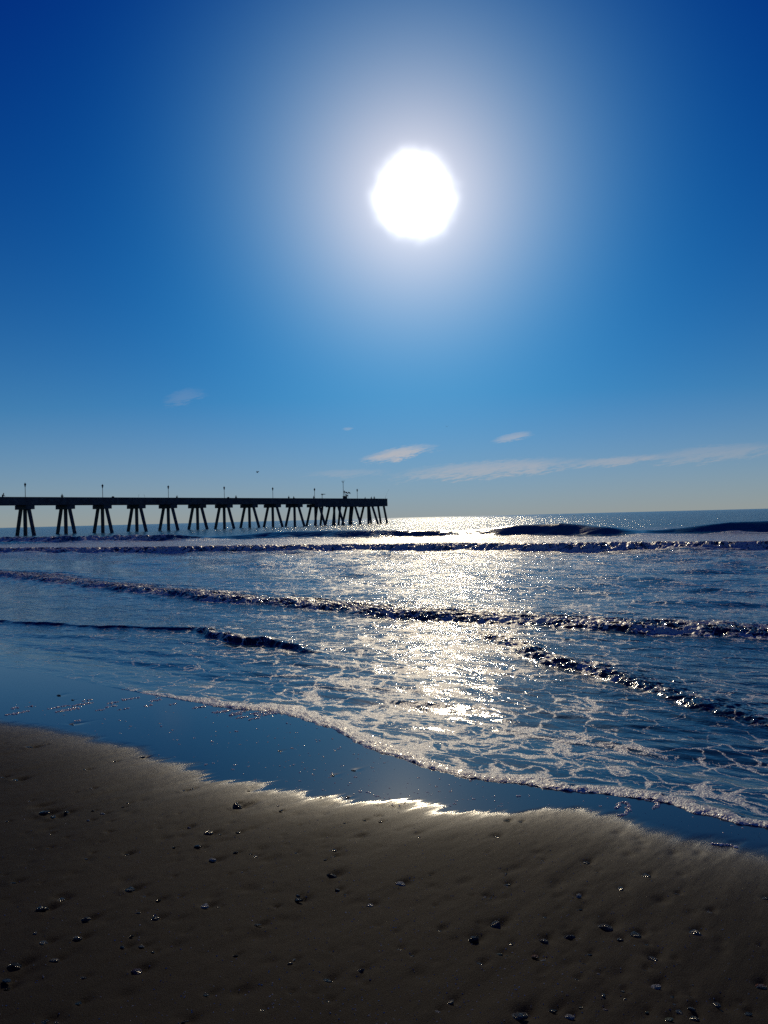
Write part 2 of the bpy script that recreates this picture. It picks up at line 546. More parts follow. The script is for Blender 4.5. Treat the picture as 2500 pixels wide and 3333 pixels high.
SMALL = {  # sheet: x, y, width, colour
    'A': '320,108,50,k 400,77,30,k 175,15,20,g 38,138,22,g 530,133,30,w 557,72,22,k 615,92,30,w 645,147,26,k 768,27,22,t 737,52,20,k '
         '295,209,14,w 635,212,32,t 387,242,22,g 197,303,24,k 283,299,26,g 588,268,12,k 540,331,16,g 515,365,24,g 755,328,36,k 937,182,12,w '
         '1060,95,10,k 1135,162,24,w 1418,28,28,k 1320,210,24,y 1425,200,36,k 1187,287,44,k 1225,284,14,k 1043,291,22,k 1415,320,30,k 1505,327,22,k '
         '1530,344,30,t 1452,435,18,w 1360,453,18,g 1030,465,12,w 80,510,40,k 228,515,22,t 8,468,20,g 365,602,44,k 865,580,30,g 948,605,36,k '
         '1068,588,14,w 832,680,30,g 1310,648,24,k 1643,646,30,w 210,806,30,g 260,865,56,g 468,840,50,t 785,828,34,k 735,895,34,k 848,887,36,t '
         '916,920,24,k 500,1073,36,g 40,1087,50,b 45,1125,44,k 1410,937,36,k 470,1222,44,k 265,1330,60,k 337,1338,26,g 1355,797,12,k 1573,1272,34,k 1108,1342,60,k',
    'B': '193,42,20,w 210,72,26,k 592,147,18,k 710,126,24,y 808,137,26,k 310,152,12,t 1040,232,20,k 1508,228,32,g 1565,133,40,y 1648,138,30,k '
         '300,323,24,g 530,312,34,k 533,343,16,k 478,367,22,g 550,548,34,k 597,573,22,k 312,577,28,t 170,645,30,g 1128,653,18,g 1105,460,18,g '
         '1445,322,16,k 1560,450,28,k 1570,517,40,k 1345,594,14,k 1432,594,34,w 1468,596,20,g 782,768,14,k 890,808,20,g 1388,757,26,g 920,910,36,k '
         '995,948,36,k 500,922,18,k 288,965,28,g 265,990,36,t 1408,995,46,g 1568,943,22,k 1590,878,30,k 262,1170,30,g 395,1182,26,k 490,1222,40,k '
         '1150,1278,36,w 705,1128,12,k',
    'C': '305,368,20,k 570,382,46,k 633,437,14,g 930,467,50,k 775,546,46,g 1113,572,34,t 523,588,50,w 533,663,26,k 1310,683,46,t 317,715,30,k '
         '770,847,46,g 910,806,16,w 928,876,30,k 312,970,34,w 588,935,36,g 548,990,24,k 1090,978,36,g 917,1032,36,g 640,1054,26,w 512,1090,42,k '
         '672,1183,40,g 788,1155,36,t 800,1205,28,g 535,1247,30,k 1085,1190,36,k 1095,1237,32,g 1190,1192,36,k 1377,1264,34,g 1492,1230,14,w '
         '932,1275,28,y 1130,1285,44,g 1200,1265,44,t 1215,1325,60,k 1540,1295,50,k 370,1275,46,k 1610,888,20,k',
    'D': '685,698,22,g 510,750,28,k 175,615,44,k 10,592,20,k 90,815,50,k 10,797,30,k 1100,877,34,k 1155,863,22,k 1493,857,14,k 1490,878,24,g '
         '545,862,26,t 440,888,16,k 352,303,32,k 437,330,18,k 272,595,12,k',
    'E': '612,915,28,k 450,915,26,k 205,637,28,k 517,785,36,k',
}
SHEET = dict(A=A, B=B, C=C, D=D, E=E)
shells = []
for sh, x, y, w, kind, colr, lab, short in LANDMARKS:
    px, py = sh[0] + x * sh[2], sh[1] + y * sh[2]
    p = on_beach(px, py)
    shells.append(dict(px=px, py=py, p=p, w=w * sh[2] / F_PX * (p - EYE).dot(c_fwd), kind=kind, col=colr, label=lab, short=short))
for key, txt in SMALL.items():
    sh = SHEET[key]
    for i, t in enumerate(txt.split()):
        x, y, w, colr = t.split(',')
        px, py = sh[0] + float(x) * sh[2], sh[1] + float(y) * sh[2]
        p = on_beach(px, py)
        kind = random.choice('pphhc') if float(w) > 18 else random.choice('ph')
        shells.append(dict(px=px, py=py, p=p, w=float(w) * sh[2] / F_PX * (p - EYE).dot(c_fwd), kind=kind, col=colr, label=None))

# ------------------------------------------------------------------ shore lines (points of the photograph laid on the beach)
def line_uv(pts, fn):
    q = [uv_of(*fn(x, y).xy) for x, y in pts]
    q.sort()
    return np.array(q)


SWASH = line_uv([(-700, 2060), (-300, 2110), (0, 2172), (250, 2215), (480, 2262), (700, 2300), (830, 2310), (960, 2335), (1060, 2370), (1150, 2415),
                 (1250, 2450), (1350, 2490), (1500, 2530), (1660, 2552), (1800, 2572), (1950, 2585), (2100, 2602), (2250, 2640),
                 (2400, 2682), (2500, 2692), (2800, 2790), (3300, 2960)], on_beach)
FILM = line_uv([(-700, 2220), (-300, 2290), (0, 2345), (170, 2370), (330, 2402), (450, 2428), (560, 2478), (750, 2542), (880, 2562), (1000, 2588),
                (1150, 2602), (1350, 2612), (1500, 2642), (1700, 2637), (1900, 2632), (2050, 2662), (2150, 2692), (2300, 2732),
                (2500, 2758), (2800, 2840), (3300, 3000)], on_beach)

# ------------------------------------------------------------------ sand
def axis(fine0, fine1, step, far, n):
    mid = np.arange(fine0, fine1 + 1e-6, step)
    g = np.geomspace(step * 1.4, far, n)
    return np.concatenate([(fine0 - np.cumsum(g)[::-1]), mid, fine1 + np.cumsum(g)])


gx = axis(-3.7, 3.3, 0.0115, 60, 40)
gy = axis(2.2, 8.3, 0.0145, 60, 40)
X, Y = np.meshgrid(gx, gy)
U, V = uv_of(X, Y)
wob = (fbm(U * 4, V * 0.9, 3, 40) - 0.5) * 0.14
wob += (fbm(U * 13 - V * 2, V * 1.6, 4, 50, 0.65) - 0.5) * np.interp(U, [-8, -5.6, -4.4, -3.0, -1.8, 0], [0.05, 0.10, 0.46, 0.46, 0.20, 0.20])
edge_d = V - np.interp(U, FILM[:, 0], FILM[:, 1])           # > 0 on the sheen
soft = np.interp(U, [-12, -7, -4.0, -2.6, -1.2, 0], [0.20, 0.18, 0.14, 0.15, 0.26, 0.40])
wet = smooth(-soft * 1.0, soft * 0.45, edge_d + wob)
damp = np.exp(np.minimum(edge_d + 0.4 * wob, 0) / 0.34)
Z = beach_z(V)
Z = np.maximum(Z, -1.6) + 0 * X
up = smooth(-2, -30, V)
Z = Z - up * 0.07 * 0.5 * np.maximum(-V - 2, 0)
rough = 1 - wet
Z = Z + rough * ((fbm(U * 1.5, V * 0.8, 3, 3) - 0.5) * 0.022 + (fbm(U * 9, V * 2.2, 4, 9) - 0.5) * 0.011 + (fbm(U * 26, V * 26, 2, 13) - 0.5) * 0.0022)
for s_ in shells:
    p, w = s_['p'], s_['w']
    r_ = max(w, 0.02)
    i0, i1 = np.searchsorted(gx, (p.x - 6 * r_, p.x + 6 * r_))
    j0, j1 = np.searchsorted(gy, (p.y - 6 * r_, p.y + 6 * r_))
    if i1 <= i0 or j1 <= j0:
        continue
    dx, dy = X[j0:j1, i0:i1] - p.x, Y[j0:j1, i0:i1] - p.y
    a = dx * TN.x + dy * TN.y
    b = dx * NN.x + dy * NN.y
    b2 = b - 0.55 * r_
    pit = np.exp(-(a / (0.62 * r_)) ** 2 - (b2 / np.where(b2 > 0, 1.1 * r_, 0.55 * r_)) ** 2)
    tail = np.exp(-(a / (0.30 * r_)) ** 2) * smooth(0, r_, b) * np.exp(-np.maximum(b, 0) / (1.9 * r_))
    lip = np.exp(-(a / (0.9 * r_)) ** 2 - ((b + 0.65 * r_) / (0.4 * r_)) ** 2)
    firm = 1 - 0.85 * wet[j0:j1, i0:i1]
    Z[j0:j1, i0:i1] -= firm * (pit * 0.28 * r_ + tail * 0.16 * r_ - lip * 0.07 * r_)
for k in range(240):                                        # shallow dents where bits have been washed away
    x_, y_, r_ = random.uniform(-2.6, 2.6), random.uniform(2.4, 5.0), random.uniform(0.012, 0.032)
    i0, i1 = np.searchsorted(gx, (x_ - 4 * r_, x_ + 4 * r_))
    j0, j1 = np.searchsorted(gy, (y_ - 4 * r_, y_ + 4 * r_))
    dx, dy = X[j0:j1, i0:i1] - x_, Y[j0:j1, i0:i1] - y_
    a, b = dx * TN.x + dy * TN.y, dx * NN.x + dy * NN.y
    Z[j0:j1, i0:i1] -= (1 - wet[j0:j1, i0:i1]) * 0.26 * r_ * np.exp(-(a / r_) ** 2 - (b / (1.7 * r_)) ** 2)
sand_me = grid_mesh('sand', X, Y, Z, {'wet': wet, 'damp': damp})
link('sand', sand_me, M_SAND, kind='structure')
SAND_X, SAND_Y, SAND_Z = gx, gy, Z


def sand_z(x, y):
    i = int(np.clip(np.searchsorted(SAND_X, x), 0, len(SAND_X) - 1))
    j = int(np.clip(np.searchsorted(SAND_Y, y), 0, len(SAND_Y) - 1))
    return float(SAND_Z[j, i])


# ------------------------------------------------------------------ sea
# the waves coming in: front line points (x, y, height, foam) on the photograph
WAVES = [
    # small bore on the right, nearly at the swash
    dict(pts=[(1450, 2035, .0, 0), (1545, 2072, .03, .7), (1640, 2112, .065, .9), (1750, 2162, .07, .85), (1900, 2192, .065, .75), (2050, 2242, .06, .62), (2250, 2312, .055, .5),
              (2500, 2384, .05, .4), (3000, 2500, .07, .2)], face=.24, back=.75, fw=.75, turb=.040, fine=60, freq=5.5, wob=.10),
    # thin step on the left
    dict(pts=[(-500, 2000, .05, 0), (0, 2031, .045, .0), (200, 2036, .045, .0), (400, 2050, .04, .1), (600, 2056, .045, .15), (640, 2066, .085, .7), (720, 2086, .09, .8),
              (850, 2102, .085, .7), (960, 2122, .05, .3), (1050, 2140, .0, 0)], face=.12, back=.5, fw=.30, turb=.035, fine=50, freq=8.0, wob=.25),
    # long bore across the picture
    dict(pts=[(-600, 1835, .12, .85), (0, 1880, .12, .85), (250, 1915, .11, .85), (600, 1957, .11, .85), (900, 1978, .105, .85), (1200, 2010, .10, .8), (1450, 2026, .095, .8),
              (1700, 2045, .085, .8), (2000, 2066, .085, .8), (2250, 2080, .09, .85), (2500, 2090, .09, .85), (3000, 2120, .11, .8)],
         face=.50, back=1.7, fw=1.6, turb=.085, fine=34, freq=3.6, wob=.30),
    # white water line beyond
    dict(pts=[(-500, 1812, .36, 1), (0, 1803, .34, 1), (450, 1802, .34, 1), (900, 1799, .37, 1), (1300, 1797, .38, 1), (1700, 1798, .38, 1), (2100, 1797, .38, 1),
              (2500, 1797, .37, 1), (3000, 1796, .36, 1)], face=1.1, back=2.6, fw=2.4, turb=.20, fine=13, freq=2.1, wob=.7),
    # the swell: broken on the left, still green further along
    dict(pts=[(-600, 1780, .62, 1), (0, 1766, .58, 1), (250, 1765, .60, 1), (420, 1763, .66, .9), (520, 1760, .64, .3), (620, 1757, .26, 0), (700, 1756, .36, 0), (850, 1753, .72, 0),
              (1050, 1753, .80, .05), (1250, 1751, .68, .2), (1400, 1747, .52, .1), (1520, 1746, .60, .05), (1640, 1746, .98, .0), (1780, 1746, 1.12, .0), (1950, 1745, .70, .0),
              (2060, 1743, .30, 0), (2180, 1740, .48, 0), (2350, 1738, .92, 0), (2500, 1737, .98, 0), (3000, 1730, .9, .2)], face=2.4, back=5.0, fw=2.4, turb=.40, fine=5.5, freq=0.9, wob=0),
]
for wv in WAVES:
    q = sorted(uv_of(*on_level(x, y).xy) + (h, f) for x, y, h, f in wv['pts'])
    wv['line'] = np.array(q)


def front(wv, U):
    """how far offshore the foot of a wave lies, along the shore"""
    v0 = np.interp(U, wv['line'][:, 0], wv['line'][:, 1])
    if wv['wob']:
        return v0 + (fbm(U / (wv['face'] * 6), U * 0 + 3.3, 4, 90) - 0.5) * wv['wob'] * 2
    return v0 + (fbm(U * 0.15, U * 0, 2, 91) - 0.5) * 1.5


tn = np.concatenate([-np.geomspace(4, 0.60, 26), np.linspace(-0.58, 0.58, 800), np.geomspace(0.60, 4, 26)])
# rows: even on the water near and far, and closer together where a wave stands
d_s = 1.0 / np.linspace(1 / 3.0, 1 / 700.0, 2600)
d_s = np.unique(np.concatenate([d_s, np.arange(5, 120, 0.05)]))
TS, DS = np.meshgrid(tn, d_s, indexing='ij')
US, VS = uv_of(TS * DS, DS)
rho = 1536.0 / DS ** 2
for wv in WAVES:
    s = VS - np.interp(US, wv['line'][:, 0], wv['line'][:, 1])
    f, b = wv['face'], wv['back']
    h_ = np.interp(US, wv['line'][:, 0], wv['line'][:, 2])
    rho = np.maximum(rho, wv['fine'] * smooth(-f * 0.8 - wv['wob'] - 0.3 * (f > 1), -wv['wob'] * 0.5, s) * smooth(f + b * 1.5, f + b * 0.5, s) * smooth(0, .05, h_))
cum = np.concatenate([np.zeros((len(tn), 1)), np.cumsum(0.5 * (rho[:, 1:] + rho[:, :-1]) * np.diff(d_s)[None], 1)], 1)
NROW = 900
dd = np.stack([np.interp(np.linspace(0, c_[-1], NROW), c_, d_s) for c_ in cum], 1)
far = np.geomspace(760, 30000, 24)[:, None] + np.zeros((1, len(tn)))
DD = np.concatenate([dd, far], 0)
del US, VS, rho, cum, TS, DS
T_ = tn[None, :] + 0 * DD
X, Y = T_ * DD, DD.copy()
U, V = uv_of(X, Y)
gap = np.gradient(DD, axis=0)
gap = np.maximum(gap, DD * 0.0016)

off = V - np.interp(U, SWASH[:, 0], SWASH[:, 1])
open_w = smooth(0.3, 22, off)
# wind chop: many small wave trains running ashore
chop = np.zeros_like(X)
wr = np.random.default_rng(11)
for k in range(54):
    lam = 0.16 * (45 ** (k / 53.0))
    th = math.pi * 1.5 + wr.normal(0, 0.5)
    kx, ky = math.cos(th) * 2 * math.pi / lam, math.sin(th) * 2 * math.pi / lam
    ph = wr.uniform(0, 6.28)
    amp = 0.0052 * lam ** 0.85
    wgt = smooth(1.6, 4.0, lam / gap) * amp
    env = 0.45 + 0.55 * open_w if lam < 1.2 else open_w
    sn = np.sin(kx * U + ky * V + ph + 1.2 * np.sin(0.37 * kx * V + 0.9 * ph))
    chop += wgt * env * (sn + 0.35 * sn * sn)
mod = 0.6 + 0.8 * fbm(U * 0.35, V * 0.7, 3, 21)
Zw = chop * mod
Zw += open_w * smooth(55, 90, V) * 0.10 * np.sin(V * 0.42 + 1.3 * np.sin(U * 0.05))

# foam density laid out by eye, as a smooth field over the water
FD = [(1300, 2480, .72), (1500, 2400, .62), (1400, 2300, .62), (1300, 2200, .62), (1450, 2130, .58), (1200, 2250, .5), (1000, 2300, .46),
      (1000, 2200, .38), (1100, 2120, .42), (800, 2250, .30), (700, 2200, .22), (500, 2200, .16), (300, 2150, .12), (0, 2150, .15), (1800, 2480, .52),
      (1700, 2300, .36), (2000, 2520, .42), (2200, 2470, .34), (2400, 2570, .38), (2300, 2600, .42), (2000, 2350, .30), (2300, 2350, .2),
      (1800, 2250, .3), (1600, 2250, .48), (1300, 2050, .50), (900, 2080, .36), (1500, 2060, .5), (1900, 2130, .26), (2300, 2150, .16),
      (300, 2000, .14), (600, 2020, .2), (1250, 1900, .42), (600, 1880, .24), (100, 1850, .2), (1800, 1900, .34), (2300, 1900, .3),
      (1250, 1840, .45), (400, 1830, .3), (2200, 1840, .42), (1250, 1775, .72), (400, 1778, .66), (2000, 1768, .72), (2450, 1765, .72),
      (1250, 1716, .0), (300, 1735, .0), (2300, 1690, .0), (1700, 1696, 0), (1250, 1694, 0), (2400, 1670, 0), (50, 1726, 0)]
num, den = np.zeros_like(X), np.zeros_like(X)
c1, c2 = T_ * 5.0, np.log(DD) * 4.0
for x, y, d in FD:
    q = on_level(x, y)
    a1, a2 = q.x / q.y * 5.0, math.log(q.y) * 4.0
    wgt = 1.0 / ((c1 - a1) ** 2 + (c2 - a2) ** 2 + 0.02) ** 1.6
    num += wgt * d
    den += wgt
foam = num / den * 0.92
foam *= smooth(700, 60, DD)
foam = np.where(DD > 95, 0, foam)

turb = np.zeros_like(X)
calm = np.zeros_like(X)
n_b = fbm(U * 0.9, V * 0.9, 3, 70)
n_c = fbm(U * 13, V * 13, 3, 80, 0.6)
for wv in WAVES:
    big = wv['face'] > 1
    pts = wv['line']
    v0 = front(wv, U)
    H = np.interp(U, pts[:, 0], pts[:, 2])
    H0 = H
    Fm = np.interp(U, pts[:, 0], pts[:, 3])
    s = V - v0
    f, b = wv['face'], wv['back']
    fq = wv['freq']
    n_a = fbm(U * fq * 0.9, V * fq * 0.9, 5, 60, 0.62)
    n_h = 0.55 + 0.9 * fbm(U * fq * 0.23, V * 0.3, 3, 66)        # the crest is uneven along its length
    lump = 1.0 - np.abs(n_a - 0.5) * 4.0                     # billows
    prof = np.where(s < f, smooth(0, f, s) ** (0.8 if not big else 1.25), np.exp(-(np.maximum(s - f, 0) / b) ** (1.0 if not big else 1.4)))
    prof = np.where(s < 0, 0, prof)
    H = H if big else H * n_h
    Zw = Zw * (1 - (0.9 if big else 0.6) * prof * (H > 0)) + H * prof
    fb = np.clip(Fm * smooth(-0.05 * f, 0.15 * f, s) * smooth(wv['fw'] * 1.6, wv['fw'] * 0.3, s + (n_b - 0.5) * wv['fw']), 0, 1)
    Zw += np.minimum(fb * 1.4, 1) * smooth(0, 0.05, H) * wv['turb'] * (lump - 0.45) * smooth(-0.02, 0.6 * f, s) * (0.45 + 0.55 * smooth(f + b, f, s))
    foam = np.maximum(foam, fb * (0.42 + 0.75 * smooth(0.40, 0.62, n_a)) * (1.0 if H0.max() > .3 else 0.7 + 0.3 * smooth(0.2 * f, 1.2 * f, s)))
    turb = np.maximum(turb, smooth(-0.2 * f, f, s) * smooth(f + b * 1.6, f + b * 0.4, s) * smooth(0, .08, H) * np.minimum(1, Fm * 1.6) * (not big))
    if big:
        calm = smooth(-1, f * 0.5, s) * smooth(f + b * .8, f, s) * (1 - Fm)
        foam = np.where((s > -0.3) & (s < f + b) & (Fm < 0.35), foam * (0.08 + Fm), foam)
    elif H.max() < .16:
        foam = np.where((s > 0) & (s < f), foam * (0.3 + 0.7 * Fm), foam)

# swash sheet riding up the sand, with a bubbly rim
wob2 = (fbm(U * 2.2, V * 0 + 1, 3, 31) - 0.5) * 0.20 + (fbm(U * 11, V * 0 + 5, 3, 33) - 0.5) * 0.05
e = off + wob2 * smooth(-8.5, -6.0, U)
thin = smooth(-6.2, -8.0, U)                          # on the left the sheet thins out to nothing
film = np.clip(e * (0.10 - 0.094 * thin), 0, 0.014)
sheet = beach_z(V) + film
Zw = np.where(e > 0, np.maximum(Zw * smooth(0.0, 1.6, e) + 0.0, sheet + Zw * 0.35 * smooth(0, 0.8 + 2.2 * thin, e)), beach_z(V) + np.maximum(e, -4) * (0.03 + 0.05 * (1 - thin)) - 0.0015)
rim_a = np.interp(U, [-12, -8.6, -7.4, -6.4, -1.0, 2], [0.0, 0.0, 0.75, 1.0, 1.0, 1.0])
rim_w = np.interp(U, [-8, -6, -4.5, -3, -1.2, 1], [0.20, 0.24, 0.22, 0.18, 0.10, 0.08]) * (0.4 + 0.8 * fbm(U * 2.5, V * 0, 2, 35))
rim = rim_a * smooth(-0.004, 0.02, e) * smooth(rim_w * 2.0, rim_w * 0.6, e)
foam = np.where(e < 6, foam * smooth(0, 0.05, e), foam)
foam = np.maximum(foam, rim * 1.02)
solid = smooth(0.8, 1.0, foam)
Zw += rim * (0.006 + 0.016 * np.abs(n_c - 0.45) * 2) * smooth(0, 0.03, e)
ripple = 0.18 - 0.08 * thin * smooth(1.5, 0, e) + 0.40 * smooth(0.3, 5, off) + 0.44 * smooth(6, 30, off) + 0.3 * turb + 0.9 * smooth(55, 110, V)
ripple *= 1 - 0.72 * calm
sea_me = grid_mesh('sea', X, Y, Zw, {'foam': foam, 'ripple': ripple, 'deep': smooth(24, 75, V)})
link('sea', sea_me, M_WATER, kind='structure')

# ------------------------------------------------------------------ fishing pier
RAIL_Z, DECK_Z, SOFFIT_Z, CAP_Z = 9.4, 8.25, 7.45, 6.4
HALF_W = 3.2
pa = on_level(82, 1617.5, RAIL_Z) - TN * HALF_W
pb = on_level(1250, 1622.8, RAIL_Z) - TN * HALF_W
pa.z = pb.z = 0
PN = (pb - pa).normalized()                       # out to sea along the pier
PT = Vector((PN.y, -PN.x, 0))                     # across the pier, towards the viewer's right
pa = on_level(82, 1617.5, RAIL_Z) - PT * HALF_W
pb = on_level(1262, 1622.8, RAIL_Z) - PT * HALF_W
pa.z = pb.z = 0
PIER_END = (pb - pa).dot(PN)


def pier(s, t, z):
    p = pa + PN * s + PT * t
    return Vector((p.x, p.y, z))


def s_at(px, t=0.0, z=4.0):
    lo, hi = -20.0, PIER_END + 30
    for _ in range(50):
        mid = (lo + hi) / 2
        if project(pier(mid, t, z))[0] < px:
            lo = mid
        else:
            hi = mid
    return (lo + hi) / 2


def prism(bm, s0, s1, t0, t1, z0, z1):
    vs = [bm.verts.new(pier(s, t, z)) for z in (z0, z1) for s, t in ((s0, t0), (s1, t0), (s1, t1), (s0, t1))]
    for f in ((0, 1, 2, 3), (4, 5, 6, 7), (0, 1, 5, 4), (1, 2, 6, 5), (2, 3, 7, 6), (3, 0, 4, 7)):
        bm.faces.new([vs[i] for i in f])


def box_part(name, spans, mat, parent, bev=0.0, **props):
    bm = bmesh.new()
    for sp in spans:
        prism(bm, *sp)
    if bev:
        bmesh.ops.bevel(bm, geom=list(bm.edges), offset=bev, segments=1, affect='EDGES')
    return link(name, bm_mesh(bm, name), mat, parent, **props)


def pile_mesh(top, bot, r):
    """square chamfered pile between two points"""
    bm = bmesh.new()
    rings = []
    for p in (top, bot):
        ring = []
        for k in range(8):
            a = math.pi / 8 + k * math.pi / 4
            ring.append(bm.verts.new(p + PN * (math.cos(a) * r) + PT * (math.sin(a) * r)))
        rings.append(ring)
    for k in range(8):
        bm.faces.new((rings[0][k], rings[0][(k + 1) % 8], rings[1][(k + 1) % 8], rings[1][k]))
    bm.faces.new(rings[0])
    bm.faces.new(rings[1])
    return bm_mesh(bm, 'pile')


pier_o = link('fishing_pier', None, label='long dark concrete fishing pier on slanting piles reaching out to sea', category='pier')
S0 = -75.0
HEAD0 = s_at(1005, 0, 7)
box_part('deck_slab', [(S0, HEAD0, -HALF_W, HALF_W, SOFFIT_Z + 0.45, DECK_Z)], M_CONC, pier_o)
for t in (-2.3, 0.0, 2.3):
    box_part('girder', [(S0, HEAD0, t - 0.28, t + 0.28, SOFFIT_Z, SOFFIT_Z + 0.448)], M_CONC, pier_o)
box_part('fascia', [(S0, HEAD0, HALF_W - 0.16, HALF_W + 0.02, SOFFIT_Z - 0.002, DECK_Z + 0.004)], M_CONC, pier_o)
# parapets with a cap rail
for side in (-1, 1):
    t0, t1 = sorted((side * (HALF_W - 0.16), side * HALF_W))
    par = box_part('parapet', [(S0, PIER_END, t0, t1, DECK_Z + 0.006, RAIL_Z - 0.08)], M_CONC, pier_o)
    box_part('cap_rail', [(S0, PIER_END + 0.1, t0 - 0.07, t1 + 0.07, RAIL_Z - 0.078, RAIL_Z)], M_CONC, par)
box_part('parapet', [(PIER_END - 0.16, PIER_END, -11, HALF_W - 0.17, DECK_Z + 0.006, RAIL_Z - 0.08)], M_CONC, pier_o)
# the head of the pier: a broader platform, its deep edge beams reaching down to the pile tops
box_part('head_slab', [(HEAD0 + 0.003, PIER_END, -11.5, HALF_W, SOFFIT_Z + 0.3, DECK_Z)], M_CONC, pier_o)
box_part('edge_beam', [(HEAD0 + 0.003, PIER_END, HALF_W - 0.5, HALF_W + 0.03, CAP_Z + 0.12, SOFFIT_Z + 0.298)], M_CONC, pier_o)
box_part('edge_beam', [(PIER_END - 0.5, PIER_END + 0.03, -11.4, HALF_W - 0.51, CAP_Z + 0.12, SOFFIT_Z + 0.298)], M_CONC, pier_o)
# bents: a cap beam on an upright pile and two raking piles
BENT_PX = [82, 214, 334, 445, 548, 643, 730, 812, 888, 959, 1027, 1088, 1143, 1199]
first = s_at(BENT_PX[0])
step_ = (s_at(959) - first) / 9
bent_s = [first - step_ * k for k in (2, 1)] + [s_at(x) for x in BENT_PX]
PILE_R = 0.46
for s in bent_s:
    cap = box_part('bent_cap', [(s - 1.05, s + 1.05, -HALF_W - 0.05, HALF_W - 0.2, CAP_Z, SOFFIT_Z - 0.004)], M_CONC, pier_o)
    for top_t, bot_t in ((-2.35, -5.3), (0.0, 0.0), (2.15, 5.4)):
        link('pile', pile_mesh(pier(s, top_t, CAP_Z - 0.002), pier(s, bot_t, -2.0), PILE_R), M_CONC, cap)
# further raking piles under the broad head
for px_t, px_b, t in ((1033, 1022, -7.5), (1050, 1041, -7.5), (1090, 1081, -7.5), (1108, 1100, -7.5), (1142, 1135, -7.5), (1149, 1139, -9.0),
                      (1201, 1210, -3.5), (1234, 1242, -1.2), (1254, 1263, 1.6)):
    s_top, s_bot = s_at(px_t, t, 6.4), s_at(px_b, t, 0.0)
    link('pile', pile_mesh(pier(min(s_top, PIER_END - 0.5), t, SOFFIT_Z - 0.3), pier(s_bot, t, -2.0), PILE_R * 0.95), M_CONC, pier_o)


# ------------------------------------------------------------------ lamp posts on the pier
def lathe(name, prof, n=10):
    bm = bmesh.new()
    rings = [[bm.verts.new((r * math.cos(2 * math.pi * k / n), r * math.sin(2 * math.pi * k / n), z)) for k in range(n)] for r, z in prof]
    for a, b in zip(rings, rings[1:]):
        for k in range(n):
            bm.faces.new((a[k], a[(k + 1) % n], b[(k + 1) % n], b[k]))
    bm.faces.new(rings[0])
    bm.faces.new(rings[-1])
    return bm_mesh(bm, name)


post_me = lathe('post', [(0.16, 0), (0.16, 0.25), (0.10, 0.35), (0.075, 0.6), (0.065, 3.55), (0.10, 3.6), (0.10, 3.66)])
glass_me = lathe('lantern', [(0.12, 3.66), (0.25, 4.22), (0.26, 4.26)], 6)
roof_me = lathe('lantern_roof', [(0.31, 4.262), (0.30, 4.30), (0.17, 4.48), (0.06, 4.56)], 6)
fin_me = lathe('finial', [(0.05, 4.562), (0.06, 4.62), (0.015, 4.78)], 6)
LAMPS = [(82, 'lantern lamp post at the left end of the visible pier'), (334, 'lantern lamp post second from the left on the pier'),
         (548, 'lantern lamp post third from the left on the pier'), (730, 'lantern lamp post fourth from the left on the pier'),
         (888, 'lantern lamp post right of the middle of the pier, fifth from the left'),
         (1024, 'lantern lamp post with a person beside its foot near the pier head'),
         (1121, 'short lantern lamp post close beside the tall mast'), (1163, 'lantern lamp post nearest the seaward tip of the pier')]
for px, lab in LAMPS:
    t = HALF_W - 0.45 if px != 1121 else -2.0
    s = s_at(px, t, 11.0)
    o = link('lamp_post', None, label=lab, category='lamp post', group='lantern lamp posts along the pier rail')
    o.location = pier(s, t, DECK_Z + (0.0 if px != 1121 else -0.45))
    link('post', post_me, M_IRON, o)
    ln = link('lantern', glass_me, M_GLASS, o)
    link('lantern_roof', roof_me, M_IRON, ln)
    link('finial', fin_me, M_IRON, ln)


